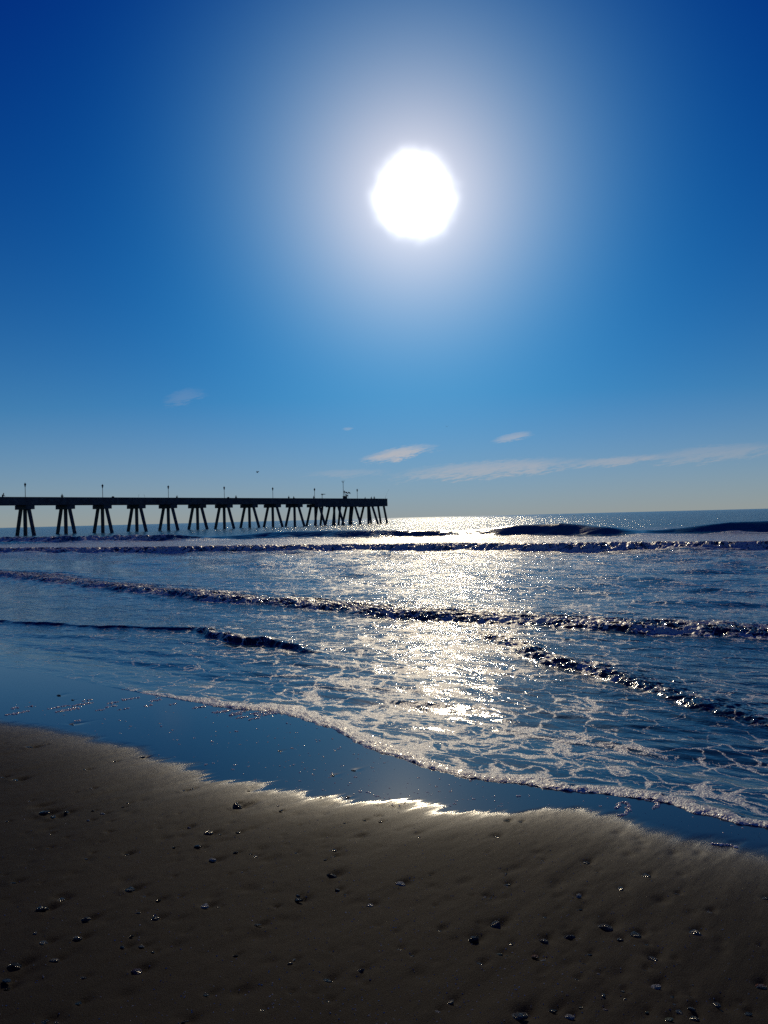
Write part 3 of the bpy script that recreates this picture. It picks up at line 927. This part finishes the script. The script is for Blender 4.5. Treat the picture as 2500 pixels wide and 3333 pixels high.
# ------------------------------------------------------------------ people on the pier
def person_mesh(name, lean, arm, hat):
    """standing figure, one skinned surface; the height is about 1.74 m"""
    V_ = [(0, 0, .93, .15), (0, .03 * lean, 1.12, .14), (0, .12 * lean, 1.34, .17), (0, .17 * lean, 1.47, .07), (0, .21 * lean, 1.56, .085), (0, .23 * lean, 1.66, .10),
          (0, .23 * lean, 1.735, .06)]
    Ed = [(i, i + 1) for i in range(6)]
    for sx in (-1, 1):
        i = len(V_)
        V_ += [(sx * .10, 0, .86, .10), (sx * .12, .02, .48, .068), (sx * .13, -.02, .09, .045), (sx * .14, .14, .045, .04)]
        Ed += [(0, i), (i, i + 1), (i + 1, i + 2), (i + 2, i + 3)]
        j = len(V_)
        ax = arm if sx > 0 else 1.0
        V_ += [(sx * .20, .13 * lean, 1.40, .068), (sx * .27, .12 * lean + .10 * ax, 1.16, .05), (sx * .20, .12 * lean + .36 * ax, 1.14, .036), (sx * .18, .12 * lean + .44 * ax, 1.13, .032)]
        Ed += [(2, j), (j, j + 1), (j + 1, j + 2), (j + 2, j + 3)]
    me = bpy.data.meshes.new(name)
    me.from_pydata([v[:3] for v in V_], Ed, [])
    o = bpy.data.objects.new(name, me)
    COL.objects.link(o)
    sk = o.modifiers.new('skin', 'SKIN')
    sk.use_smooth_shade = True
    o.modifiers.new('sub', 'SUBSURF').levels = 1
    for v, d in zip(V_, me.skin_vertices[0].data):
        d.radius = (v[3], v[3])
    me.skin_vertices[0].data[0].use_root = True
    dg = bpy.context.evaluated_depsgraph_get()
    out = bpy.data.meshes.new_from_object(o.evaluated_get(dg))
    bpy.data.objects.remove(o)
    out.name = name
    top = (V_[5][0], V_[5][1], V_[5][2])
    bm = bmesh.new()
    bmesh.ops.create_uvsphere(bm, u_segments=10, v_segments=6, radius=0.118)
    for v in bm.verts:
        v.co.z *= 0.8
        if v.co.z < -0.02:
            v.co.z = -0.02 - 0.3 * max(0, -v.co.y) if not hat else -0.02
    if hat:
        n = 12
        c = [bm.verts.new((0.2 * math.cos(2 * math.pi * k / n), 0.2 * math.sin(2 * math.pi * k / n), 0.0)) for k in range(n)]
        bm.faces.new(c)
    for v in bm.verts:
        v.co += Vector(top) + Vector((0, 0, 0.045))
    return out, bm_mesh(bm, 'hat' if hat else 'hair', True)


POSES = [person_mesh('figure', 1.0, 1.0, False), person_mesh('figure', 0.2, 0.2, False), person_mesh('figure', 1.6, 1.0, True)]
PEOPLE = [  # px, pose, height factor, label
    (8, 2, 1.16, 'stout person in a brimmed hat leaning on the pier rail at the far left'),
    (202, 1, 1.12, 'person standing at the rail between the first and second lamp posts'),
    (575, 2, 1.02, 'person leaning on the rail just right of the third lamp post'),
    (768, 1, 1.10, 'person standing at the rail right of the fourth lamp post'),
    (939, 0, 1.08, 'left one of two people at the rail right of the fifth lamp post'),
    (956, 1, 1.02, 'right one of two people at the rail right of the fifth lamp post'),
    (1021, 1, 1.14, 'person at the foot of the lamp post left of the tall mast'),
    (1118, 2, 0.95, 'person bending low beside the tall mast and the kiosk'),
    (1187, 2, 0.97, 'person crouching at the rail right of the last lamp post'),
    (1208, 0, 1.06, 'left one of two people near the tip of the pier'),
    (1218, 1, 1.12, 'right one of two people near the tip of the pier')]
for i, (px, pose, k, lab) in enumerate(PEOPLE):
    t = HALF_W - 0.62
    o = link('person', None, label=lab, category='person', group='people on the pier')
    o.location = pier(s_at(px, t, 9.6), t, DECK_Z + 0.004)
    o.scale = (k, k, k)
    o.rotation_euler = (0, 0, math.atan2(PT.y, PT.x) - math.pi / 2 + random.uniform(-.3, .3))
    b = link('body', POSES[pose][0], None, o)
    if not b.data.materials:
        b.data.materials.append(M_CLOTH[0])
    b.material_slots[0].link = 'OBJECT'
    b.material_slots[0].material = M_CLOTH[i % 3]
    link('hat' if pose == 2 else 'hair', POSES[pose][1], M_HAIR, o)


# ------------------------------------------------------------------ odds and ends on the pier
def tube(bm, pts, r, n=6):
    rings = []
    for i, p in enumerate(pts):
        p = Vector(p)
        d = (Vector(pts[min(i + 1, len(pts) - 1)]) - Vector(pts[max(i - 1, 0)])).normalized()
        x = d.orthogonal().normalized()
        y = d.cross(x)
        rr = r[i] if isinstance(r, (list, tuple)) else r
        rings.append([bm.verts.new(p + x * (rr * math.cos(2 * math.pi * k / n)) + y * (rr * math.sin(2 * math.pi * k / n))) for k in range(n)])
    for a, b in zip(rings, rings[1:]):
        for k in range(n):
            bm.faces.new((a[k], a[(k + 1) % n], b[(k + 1) % n], b[k]))
    bm.faces.new(rings[0])
    bm.faces.new(rings[-1])


def tube_part(name, paths, r, mat, parent, **props):
    bm = bmesh.new()
    for pth in paths:
        tube(bm, pth, r)
    return link(name, bm_mesh(bm, name), mat, parent, **props)


RT = PN * 0.64 + PT * 0.77                         # a level direction that shows broadside from the beach
def flag_part(parent, mat, s, t, z, w, h, phase):
    bm = bmesh.new()
    nx = 8
    rows = []
    for j in range(4):
        row = []
        for i in range(nx + 1):
            a = i / nx
            p = pier(s, t, z - h * j / 3) + RT * (w * a) + Vector((0, 0, -0.45 * w * a * a)) + PT * (0.10 * math.sin(6 * a + phase + j * 0.4) * a)
            row.append(bm.verts.new(p))
        rows.append(row)
    for j in range(3):
        for i in range(nx):
            bm.faces.new((rows[j][i], rows[j][i + 1], rows[j + 1][i + 1], rows[j + 1][i]))
    bmesh.ops.solidify(bm, geom=list(bm.faces), thickness=0.02)
    return link('flag', bm_mesh(bm, 'flag', True), mat, parent)


t0 = 1.0
s0 = s_at(1117.5, t0, 12)
base = pier(s0, t0, DECK_Z)
mast = link('weather_mast', None, label='tall thin mast with a crossbar on top at the pier head', category='mast')
tube_part('pole', [[pier(s0, t0, DECK_Z + 0.002), pier(s0, t0, DECK_Z + 4.0), pier(s0, t0, DECK_Z + 7.2)]], 0.085, M_IRON, mast)
top = pier(s0, t0, DECK_Z + 7.15)
bar = tube_part('crossbar', [[top - RT * 0.42 + Vector((0, 0, .3)), top + RT * 0.5 + Vector((0, 0, .3))], [top - RT * 0.42 + Vector((0, 0, .3)), top + Vector((0, 0, -.5))],
                             [top + RT * 0.30 + Vector((0, 0, .3)), top + Vector((0, 0, -.5))]], 0.045, M_IRON, mast)
tube_part('lamp_head', [[top - RT * 0.5 + Vector((0, 0, .3)), top - RT * 0.15 + Vector((0, 0, .3))]], 0.10, M_IRON, bar)
tube_part('anemometer', [[top + RT * 0.32 + Vector((0, 0, .34)), top + RT * 0.46 + Vector((0, 0, .5))]], 0.06, M_IRON, bar)

kiosk = link('kiosk', None, label='small dark box shaped kiosk under the flags on the pier head', category='kiosk')
ks0, ks1 = s_at(1122.5, 0.5, 9.5), s_at(1135, 0.5, 9.5)
kw = (ks1 - ks0) * 0.62
box_part('wall', [(ks0, ks0 + kw, -0.5, 0.5, DECK_Z + 0.003, RAIL_Z + 0.88)], M_WOOD, kiosk)
box_part('roof', [(ks0 - 0.1, ks0 + kw + 0.1, -0.6, 0.6, RAIL_Z + 0.882, RAIL_Z + 0.98)], M_WOOD, kiosk)
box_part('shutter', [(ks0 + 0.2, ks0 + kw - 0.2, 0.502, 0.53, RAIL_Z - 0.2, RAIL_Z + 0.6)], M_IRON, kiosk)
for px, lab, fl in ((1124.5, 'flagpole flying two small flags above the kiosk', ((0, 0.85, .55, 2.2), (1, 0.85, .5, 1.25))),
                    (1133.5, 'flagpole with a single drooping flag, right of the two flags', ((2, 0.85, .5, 2.1),))):
    t = -1.3
    s = s_at(px, t, 11)
    fp = link('flagpole', None, label=lab, category='flagpole', group='flagpoles at the pier head')
    tube_part('pole', [[pier(s, t, DECK_Z + 0.002), pier(s, t, RAIL_Z + 2.7)]], 0.035, M_IRON, fp)
    for k, w, h, dz in fl:
        flag_part(fp, M_FLAG[k], s, t, RAIL_Z + dz + 0.45, w, h, k * 1.7)

# viewing telescope on a post
t = HALF_W - 0.5
s = s_at(1048.5, t, 10)
tel = link('viewing_telescope', None, label='telescope on a post, pointing right, between lamp post and mast', category='telescope')
c = pier(s, t, RAIL_Z + 1.42)
tube_part('post', [[pier(s, t, DECK_Z + 0.002), pier(s, t, RAIL_Z + 1.3)]], 0.09, M_IRON, tel)
tube_part('barrel', [[c - RT * 0.35, c + RT * 0.2, c + RT * 1.15]], [0.14, 0.13, 0.09], M_IRON, tel)
tube_part('mount', [[c + Vector((0, 0, -.34)), c + Vector((0, 0, .2))]], 0.12, M_IRON, tel)
tube_part('brace', [[pier(s, t, RAIL_Z + 0.95), c + RT * 0.45]], 0.05, M_IRON, tel)
# slender hooked poles between second and third lamp posts
for px, lab in ((450.5, 'left one of two thin hooked poles on the rail between second and third lamp'),
                (470.5, 'right one of two thin hooked poles on the rail between second and third lamp')):
    t = HALF_W - 0.3
    s = s_at(px, t, 10)
    sg = 1 if px < 460 else -1
    q = pier(s, t, RAIL_Z + 0.62)
    hp = link('hooked_pole', None, label=lab, category='pole', group='thin hooked poles on the pier rail')
    tube_part('shaft', [[pier(s, t, DECK_Z + 0.002), q]], 0.022, M_IRON, hp)
    tube_part('hook', [[q, q + Vector((0, 0, .1)) + RT * (0.05 * sg), q + Vector((0, 0, .12)) + RT * (0.22 * sg), q + Vector((0, 0, .02)) + RT * (0.27 * sg)]], 0.022, M_IRON, hp)
# fishing rod bending over the tip
t = HALF_W - 0.1
s = s_at(1254.5, t, 9.4)
b0 = pier(s, t, RAIL_Z + 0.002)
rod = link('fishing_rod', None, label='long thin fishing rod leaning out from the tip of the pier', category='fishing rod')
pts = [b0 + RT * (0.12 * k + 0.018 * k * k) + Vector((0, 0, 3.4 * (k / 6) ** 0.95)) for k in range(7)]
tube_part('blank', [pts], [0.028, 0.025, 0.022, 0.02, 0.017, 0.014, 0.012], M_IRON, rod)
tube_part('reel', [[pts[0] + Vector((0, 0, .35)) - RT * 0.07, pts[0] + Vector((0, 0, .35)) + RT * 0.09]], 0.06, M_IRON, rod)
# bundles on the rail
for px, lab in ((368, 'low dark bundle on the pier rail right of the second lamp post'), (743.5, 'rounded dark bundle on the pier rail beside the fourth lamp post')):
    bm = bmesh.new()
    bmesh.ops.create_icosphere(bm, subdivisions=2, radius=1.0)
    for v in bm.verts:
        k = 1 + 0.18 * math.sin(5 * v.co.x + 3 * v.co.y) * math.cos(4 * v.co.z)
        v.co = Vector((v.co.x * 0.42 * k, v.co.y * 0.22 * k, max(v.co.z, -0.25) * 0.24 * k))
    o = link('bundle', bm_mesh(bm, 'bundle', True), M_CLOTH[1], None, label=lab, category='bundle', group='bundles on the pier rail')
    o.location = pier(s_at(px, HALF_W - 0.08, 9.4), HALF_W - 0.08, RAIL_Z + 0.058)
    o.rotation_euler = (0, 0, math.atan2(PN.y, PN.x))


# ------------------------------------------------------------------ birds
def bird(px, py, dist, span, bank, flap, head, lab):
    o = link('seabird', None, label=lab, category='bird', group='birds over the sea')
    o.location = EYE + ray(px, py) * dist
    o.scale = (span, span, span)
    o.rotation_euler = (bank, 0, head)
    bm = bmesh.new()
    tube(bm, [(0, -0.24, 0), (0, -0.16, 0.0), (0, -0.05, 0.0), (0, 0.10, 0.0), (0, 0.18, 0.02), (0, 0.24, 0.02), (0, 0.29, 0.01)], [0.008, 0.035, 0.06, 0.055, 0.032, 0.034, 0.008], 8)
    b = link('body', bm_mesh(bm, 'body', True), M_BIRD, o)
    for sx in (-1, 1):
        bm = bmesh.new()
        prof = [(0.03, 0.00, 0.16), (0.22, 0.10 * flap, 0.15), (0.36, 0.13 * flap, 0.11), (0.50, 0.02 * flap, 0.015)]
        rows = []
        for x, z, c_ in prof:
            rows.append([bm.verts.new((sx * x, 0.06 - c_ * q - (0.06 if x > .3 else 0), z + 0.012 * math.sin(q * 3.1))) for q in (0, .5, 1)])
        for a, b_ in zip(rows, rows[1:]):
            for k in range(2):
                bm.faces.new((a[k], a[k + 1], b_[k + 1], b_[k]))
        bmesh.ops.solidify(bm, geom=list(bm.faces), thickness=0.012)
        link('wing', bm_mesh(bm, 'wing', True), M_BIRD, o)
    bm = bmesh.new()
    vs = [bm.verts.new(v) for v in ((0.02, -0.22, 0), (-0.02, -0.22, 0), (-0.06, -0.33, 0), (0.06, -0.33, 0))]
    bm.faces.new(vs)
    bmesh.ops.solidify(bm, geom=list(bm.faces), thickness=0.01)
    link('tail', bm_mesh(bm, 'tail'), M_BIRD, o)


bird(837, 1538, 150, 0.95, 0.5, 2.6, 1.2, 'dark gull flying with raised wings above the middle of the pier')
bird(1455, 1388, 190, 1.05, 0.1, 1.0, 0.2, 'gull gliding level high above the right of the pier tip')
bird(1868, 1679, 330, 1.7, 0.1, 0.8, 0.7, 'left one of two birds skimming the sea near the horizon')
bird(1897, 1677, 330, 1.6, 0.0, 0.5, 0.6, 'right one of two birds skimming the sea near the horizon')


# ------------------------------------------------------------------ shells and stones
def noise3(v, f, seed):
    return math.sin(v.x * f + seed * 1.7) * math.cos(v.y * f * 1.13 + seed * 2.3) + 0.5 * math.sin(v.z * f * 1.7 + v.x * f * 0.6 + seed)


def pebble_mesh(seed):
    r_ = random.Random(seed)
    bm = bmesh.new()
    bmesh.ops.create_icosphere(bm, subdivisions=2, radius=0.5)
    dirs = [Vector((r_.gauss(0, 1), r_.gauss(0, 1), r_.gauss(0, 1))).normalized() for _ in range(5)]
    for v in bm.verts:
        for d in dirs:                             # worn flats
            k = v.co.dot(d) - 0.36
            if k > 0:
                v.co -= d * k * 0.75
        v.co *= 1 + 0.07 * noise3(v.co, 9, seed)
        v.co.y *= 0.72
        v.co.z *= 0.62
    return bm_mesh(bm, 'stone', True)


def clam_mesh(seed):
    r_ = random.Random(seed)
    ribs, nr, na = r_.choice((14, 18, 22)), 7, 36
    bm = bmesh.new()
    tip = bm.verts.new((0, -0.36, 0.20))
    rings = []
    for i in range(1, nr + 1):
        q = i / nr
        ring = []
        for k in range(na):
            a = 2 * math.pi * k / na
            x, y = 0.5 * math.sin(a) * q, -0.36 * (1 - q) + q * (0.40 * math.cos(a) - 0.02 + 0.05 * math.cos(2 * a))
            h = 0.20 * (1 - q) + 0.30 * math.sqrt(max(0, 1 - q ** 2.2)) * (0.55 + 0.45 * math.cos(a * 0.5) ** 2)
            h += 0.012 * math.cos(ribs * a) * q + 0.012 * math.sin(q * 22)
            ring.append(bm.verts.new((x * (1 + 0.02 * math.cos(ribs * a)), y, h - 0.03)))
        rings.append(ring)
    for k in range(na):
        bm.faces.new((tip, rings[0][k], rings[0][(k + 1) % na]))
        for a, b in zip(rings, rings[1:]):
            bm.faces.new((a[k], b[k], b[(k + 1) % na], a[(k + 1) % na]))
    bm.faces.new(rings[-1])
    return bm_mesh(bm, 'shell', True)


def chip_mesh(seed):
    r_ = random.Random(seed)
    bm = bmesh.new()
    n = 14
    rad = [0.5 * r_.uniform(0.62, 1.0) for _ in range(n)]
    top_c = bm.verts.new((0, 0, 0.17))
    mid, out, low = [], [], []
    for k in range(n):
        a = 2 * math.pi * k / n
        for q, lst, dz in ((0.55, mid, 0.0), (1.0, out, 0.0), (0.98, low, -0.06)):
            x, y = math.cos(a) * rad[k] * q, math.sin(a) * rad[k] * q * 0.66
            lst.append(bm.verts.new((x, y, 0.17 - 0.42 * (x * x) - 0.3 * y * y + dz + 0.015 * math.sin(9 * a + seed))))
    for k in range(n):
        j = (k + 1) % n
        bm.faces.new((top_c, mid[k], mid[j]))
        bm.faces.new((mid[k], out[k], out[j], mid[j]))
        bm.faces.new((out[k], low[k], low[j], out[j]))
    bm.faces.new(low)
    return bm_mesh(bm, 'shell_chip', True)


def snail_mesh(seed):
    bm = bmesh.new()
    n, m_ = 46, 10
    rings = []
    for i in range(n):
        q = i / (n - 1)
        a = q * 2 * math.pi * 2.6
        R_ = 0.03 + 0.27 * q ** 1.3
        r_ = 0.035 + 0.20 * q ** 1.2
        c_ = Vector((R_ * math.cos(a), R_ * math.sin(a), 0.34 - 0.24 * q))
        e1 = Vector((math.cos(a), math.sin(a), 0))
        rings.append([bm.verts.new(c_ + e1 * (r_ * math.cos(2 * math.pi * k / m_)) + Vector((0, 0, r_ * 0.9 * math.sin(2 * math.pi * k / m_)))) for k in range(m_)])
    for a, b in zip(rings, rings[1:]):
        for k in range(m_):
            bm.faces.new((a[k], a[(k + 1) % m_], b[(k + 1) % m_], b[k]))
    bm.faces.new(rings[0])
    bm.faces.new(rings[-1])
    return bm_mesh(bm, 'snail_shell', True)


SHAPES = {'p': [pebble_mesh(i) for i in range(8)], 'c': [clam_mesh(i) for i in range(5)], 'h': [chip_mesh(i) for i in range(8)], 's': [snail_mesh(0)]}
HUE = {'k': (0.018, 0.017, 0.017), 'g': (0.075, 0.072, 0.070), 't': (0.16, 0.12, 0.075), 'w': (0.34, 0.32, 0.29), 'u': (0.11, 0.075, 0.10), 'r': (0.22, 0.075, 0.02),
       'y': (0.13, 0.13, 0.03), 'b': (0.035, 0.045, 0.065), 'n': (0.24, 0.17, 0.15)}
SHELL_M = {k: plain_material('wet_shell_' + k, c, 0.16, 1.36, 0.55, 5.0, 0.045, 9.0) for k, c in HUE.items()}
for lst in SHAPES.values():
    for me in lst:
        me.materials.append(SHELL_M['k'])
COLOUR = dict(k='black', g='grey', t='tan', w='pale', u='purple', r='rusty', y='yellowish', b='bluish', n='pinkish')
KIND = dict(p=('stone', 'stone', 'stone'), c=('shell', 'shell', 'shell'), h=('shell_chip', 'shell chip', 'shell'), s=('snail_shell', 'snail shell', 'shell'))
marks = [s for s in shells if s['label']]
ORD = ['nearest', 'second', 'third', 'fourth', 'fifth', 'sixth', 'seventh', 'eighth', 'ninth', 'tenth', 'eleventh', 'twelfth']
sect = {}
for s_ in shells:
    if s_['label']:
        continue
    mk = min(marks, key=lambda q: math.hypot(q['px'] - s_['px'], 1.25 * (q['py'] - s_['py'])))
    dx, dy = s_['px'] - mk['px'], s_['py'] - mk['py']
    side = ('right of' if dx > 0 else 'left of') if abs(dx) > 1.2 * abs(dy) else ('in front of' if dy > 0 else 'beyond')
    sect.setdefault((mk['short'], side), []).append((math.hypot(dx, dy), s_))
for (short, side), lst in sect.items():
    lst.sort(key=lambda q: q[0])
    for i, (_, s_) in enumerate(lst):
        word = KIND[s_['kind']][1]
        first_ = 'small %s %s' % (COLOUR[s_['col']], word)
        if len(lst) == 1:
            s_['label'] = '%s lying %s the %s' % (first_, side, short)
        else:
            s_['label'] = '%s, %s bit %s the %s' % (first_, ORD[i], side, short)
GRP = dict(stone='stones on the wet sand', shell='shells on the wet sand', shell_chip='shell chips on the wet sand', snail_shell='snail shells on the wet sand')
for i, s_ in enumerate(shells):
    nm, _, cat = KIND[s_['kind']]
    rr = random.Random(i + 100)
    me = rr.choice(SHAPES[s_['kind']])
    o = link(nm, me, None, None, label=s_['label'], category=cat, group=GRP[nm])
    w = s_['w'] * 1.15
    tall = {'p': rr.uniform(0.55, 0.9), 'c': rr.uniform(0.6, 0.95), 'h': rr.uniform(0.6, 1.1), 's': 0.95}[s_['kind']]
    if 'cone' in s_['label'] and 'stands' not in s_['label'] and s_.get('short') == 'black cone stone':
        tall = 1.5
    o.scale = (w, w * rr.uniform(0.85, 1.1), w * tall * 0.8)
    o.rotation_euler = (rr.uniform(-.22, .22), rr.uniform(-.22, .22), rr.gauss(0, 0.6) + (math.pi if rr.random() < .4 else 0))
    z = beach_z(uv_of(s_['p'].x, s_['p'].y)[1])
    sink = {'p': 0.03, 'c': -0.03, 'h': -0.04, 's': -0.02}[s_['kind']] * w
    o.location = (s_['p'].x, s_['p'].y, min(z, sand_z(s_['p'].x, s_['p'].y) + 0.25 * w) + sink)
    o.material_slots[0].link = 'OBJECT'
    o.material_slots[0].material = SHELL_M[s_['col']]


# ------------------------------------------------------------------ shell grit, bubbles and loose foam: beyond counting
def scatter_mesh(name, items, mat, kind='grit'):
    """items: (x, y, z, sx, sy, sz, rot); one low dome or chip each, joined"""
    if kind == 'dome':
        base_v = [(0, 0, 1)] + [(0.72 * math.cos(a), 0.72 * math.sin(a), 0.68) for a in np.arange(6) * math.pi / 3] + [(math.cos(a), math.sin(a), -0.1) for a in np.arange(6) * math.pi / 3 + .3]
        base_f = [(0, 1 + k, 1 + (k + 1) % 6) for k in range(6)] + [(1 + k, 7 + k, 1 + (k + 1) % 6) for k in range(6)] + [(1 + (k + 1) % 6, 7 + k, 7 + (k + 1) % 6) for k in range(6)]
    else:
        base_v = [(1, 0, 0), (0, 1, 0), (-1, 0.1, 0), (0.1, -1, 0), (0.1, 0, 0.8), (0, 0, -0.5)]
        base_f = [(0, 1, 4), (1, 2, 4), (2, 3, 4), (3, 0, 4), (1, 0, 5), (2, 1, 5), (3, 2, 5), (0, 3, 5)]
    bv, bf = np.array(base_v), np.array(base_f)
    it = np.array(items)
    n = len(it)
    cs, sn = np.cos(it[:, 6]), np.sin(it[:, 6])
    vx, vy, vz = bv[None, :, 0] * it[:, 3:4], bv[None, :, 1] * it[:, 4:5], bv[None, :, 2] * it[:, 5:6]
    P = np.stack([vx * cs[:, None] - vy * sn[:, None] + it[:, 0:1], vx * sn[:, None] + vy * cs[:, None] + it[:, 1:2], vz + it[:, 2:3]], -1).reshape(-1, 3)
    Fc = (bf[None] + (np.arange(n) * len(bv))[:, None, None]).reshape(-1, 3)
    me = bpy.data.meshes.new(name)
    me.from_pydata(P.tolist(), [], Fc.tolist())
    for p_ in me.polygons:
        p_.use_smooth = kind == 'dome'
    me.materials.append(mat)
    return me


def ground_z(px, py):
    p = on_beach(px, py)
    return p.x, p.y, sand_z(p.x, p.y)


M_GRIT = plain_material('shell_grit', (0.34, 0.32, 0.28), 0.10, 1.5, 0.6, 3.0)
items = []
while len(items) < 3600:
    px, py = random.uniform(-150, 2650), random.uniform(2640, 3420)
    if random.random() > 0.35 + 0.65 * math.exp(-((px - 1500) / 700) ** 2):
        continue
    x, y, z = ground_z(px, py)
    r_ = random.uniform(0.0009, 0.0034)
    items.append((x, y, z + 0.0005, r_ * random.uniform(.6, 1.6), r_, r_ * random.uniform(.6, 1.4), random.uniform(0, 6.28)))
link('shell_grit', scatter_mesh('shell_grit', items, M_GRIT), None, None, kind='stuff', label='pale shell grit sprinkled over the dark sand', category='grit')


def film_at(px):
    p = np.interp(px, [0, 330, 560, 880, 1150, 1500, 1900, 2150, 2500], [2345, 2402, 2478, 2562, 2602, 2640, 2632, 2692, 2758])
    q = np.interp(px, [0, 480, 830, 1060, 1250, 1500, 1800, 2100, 2400, 2500], [2250, 2290, 2312, 2372, 2450, 2530, 2572, 2602, 2682, 2692])
    return float(q), float(p)


items = []
while len(items) < 460:
    px = random.gauss(1080, 330) if random.random() < 0.75 else random.uniform(0, 2450)
    if not 0 < px < 2480:
        continue
    a, b = film_at(px)
    py = random.uniform(a + 5, b + 3)
    if px > 1750 and random.random() < 0.6:
        continue
    x, y, z = ground_z(px, py)
    r_ = random.uniform(0.0025, 0.0075) * (1.0 if random.random() < .85 else 1.5)
    items.append((x, y, z, r_, r_, r_ * 0.75, random.uniform(0, 6)))
    if random.random() < 0.35:
        items.append((x + r_ * 1.6, y + r_ * random.uniform(-1, 1), z, r_ * .8, r_ * .8, r_ * .6, 0))
link('foam_bubbles', scatter_mesh('foam_bubbles', items, M_FOAM, 'dome'), None, None, kind='stuff', label='stray foam bubbles sparkling on the wet sheen', category='bubbles')


def foam_clump(pts, width, seed):
    r_ = random.Random(seed)
    out = []
    for (x0, y0), (x1, y1) in zip(pts, pts[1:]):
        n = max(3, int(math.hypot(x1 - x0, 2.2 * (y1 - y0)) / 2.2))
        for i in range(n):
            f = (i + r_.random()) / n
            px, py = x0 + (x1 - x0) * f + r_.gauss(0, width), y0 + (y1 - y0) * f + r_.gauss(0, width * 0.35)
            x, y, z = ground_z(px, py)
            q = r_.uniform(0.005, 0.015)
            out.append((x, y, z - 0.001, q, q, q * r_.uniform(.5, .9), r_.uniform(0, 6)))
    return out


# curls of foam left on the sheen at the right
for pts, lab in (([(2008, 2630), (2016, 2614), (2036, 2612), (2046, 2622), (2046, 2636), (2038, 2650), (2010, 2654)], 'hook shaped curl of foam lying at the edge of the sheen'),
                 ([(2105, 2602), (2125, 2606), (2140, 2612), (2142, 2622), (2128, 2628), (2140, 2630)], 'bent strip of foam just below the foam rim on the right'),
                 ([(2318, 2745), (2350, 2748), (2378, 2748), (2400, 2756)], 'thin broken strip of foam on the sand at the far right')):
    w = 1.6 if 'thin' in lab else 3.4
    link('foam_curl', scatter_mesh('foam_curl', foam_clump(pts, w, len(lab)), M_FOAM, 'dome'), None, None, label=lab, category='foam', group='curls of foam on the sheen')
items = []
rf = random.Random(5)
for (x, y, w, n) in ((60, 2328, 60, 2), (195, 2310, 90, 3), (270, 2292, 60, 2), (340, 2312, 40, 1), (250, 2345, 30, 1), (365, 2290, 50, 2), (425, 2276, 60, 2), (480, 2280, 50, 1),
                     (400, 2305, 50, 1), (470, 2297, 30, 1), (520, 2258, 30, 1), (440, 2244, 60, 1), (235, 2205, 40, 1), (610, 2280, 50, 2), (650, 2300, 50, 2), (725, 2312, 60, 3),
                     (770, 2322, 50, 3), (830, 2300, 70, 4), (850, 2316, 80, 5), (810, 2335, 50, 2), (640, 2265, 50, 1), (150, 2195, 60, 1), (90, 2150, 50, 1), (60, 2310, 30, 1), (110, 2292, 40, 1),
                     (530, 2243, 40, 1), (290, 2275, 30, 1), (560, 2290, 30, 1)):
    for k in range(n):
        a, b = rf.gauss(x, w * 0.25), rf.gauss(y, 4)
        items += foam_clump([(a - w * .4, b + w * .08), (a + w * .05, b), (a + w * .4, b - w * .06)], 2.5, int(a * 7 + b))
link('foam_flecks', scatter_mesh('foam_flecks', items, M_FOAM, 'dome'), None, None, kind='stuff', label='white foam flecks stranded along the sheen on the left', category='foam')
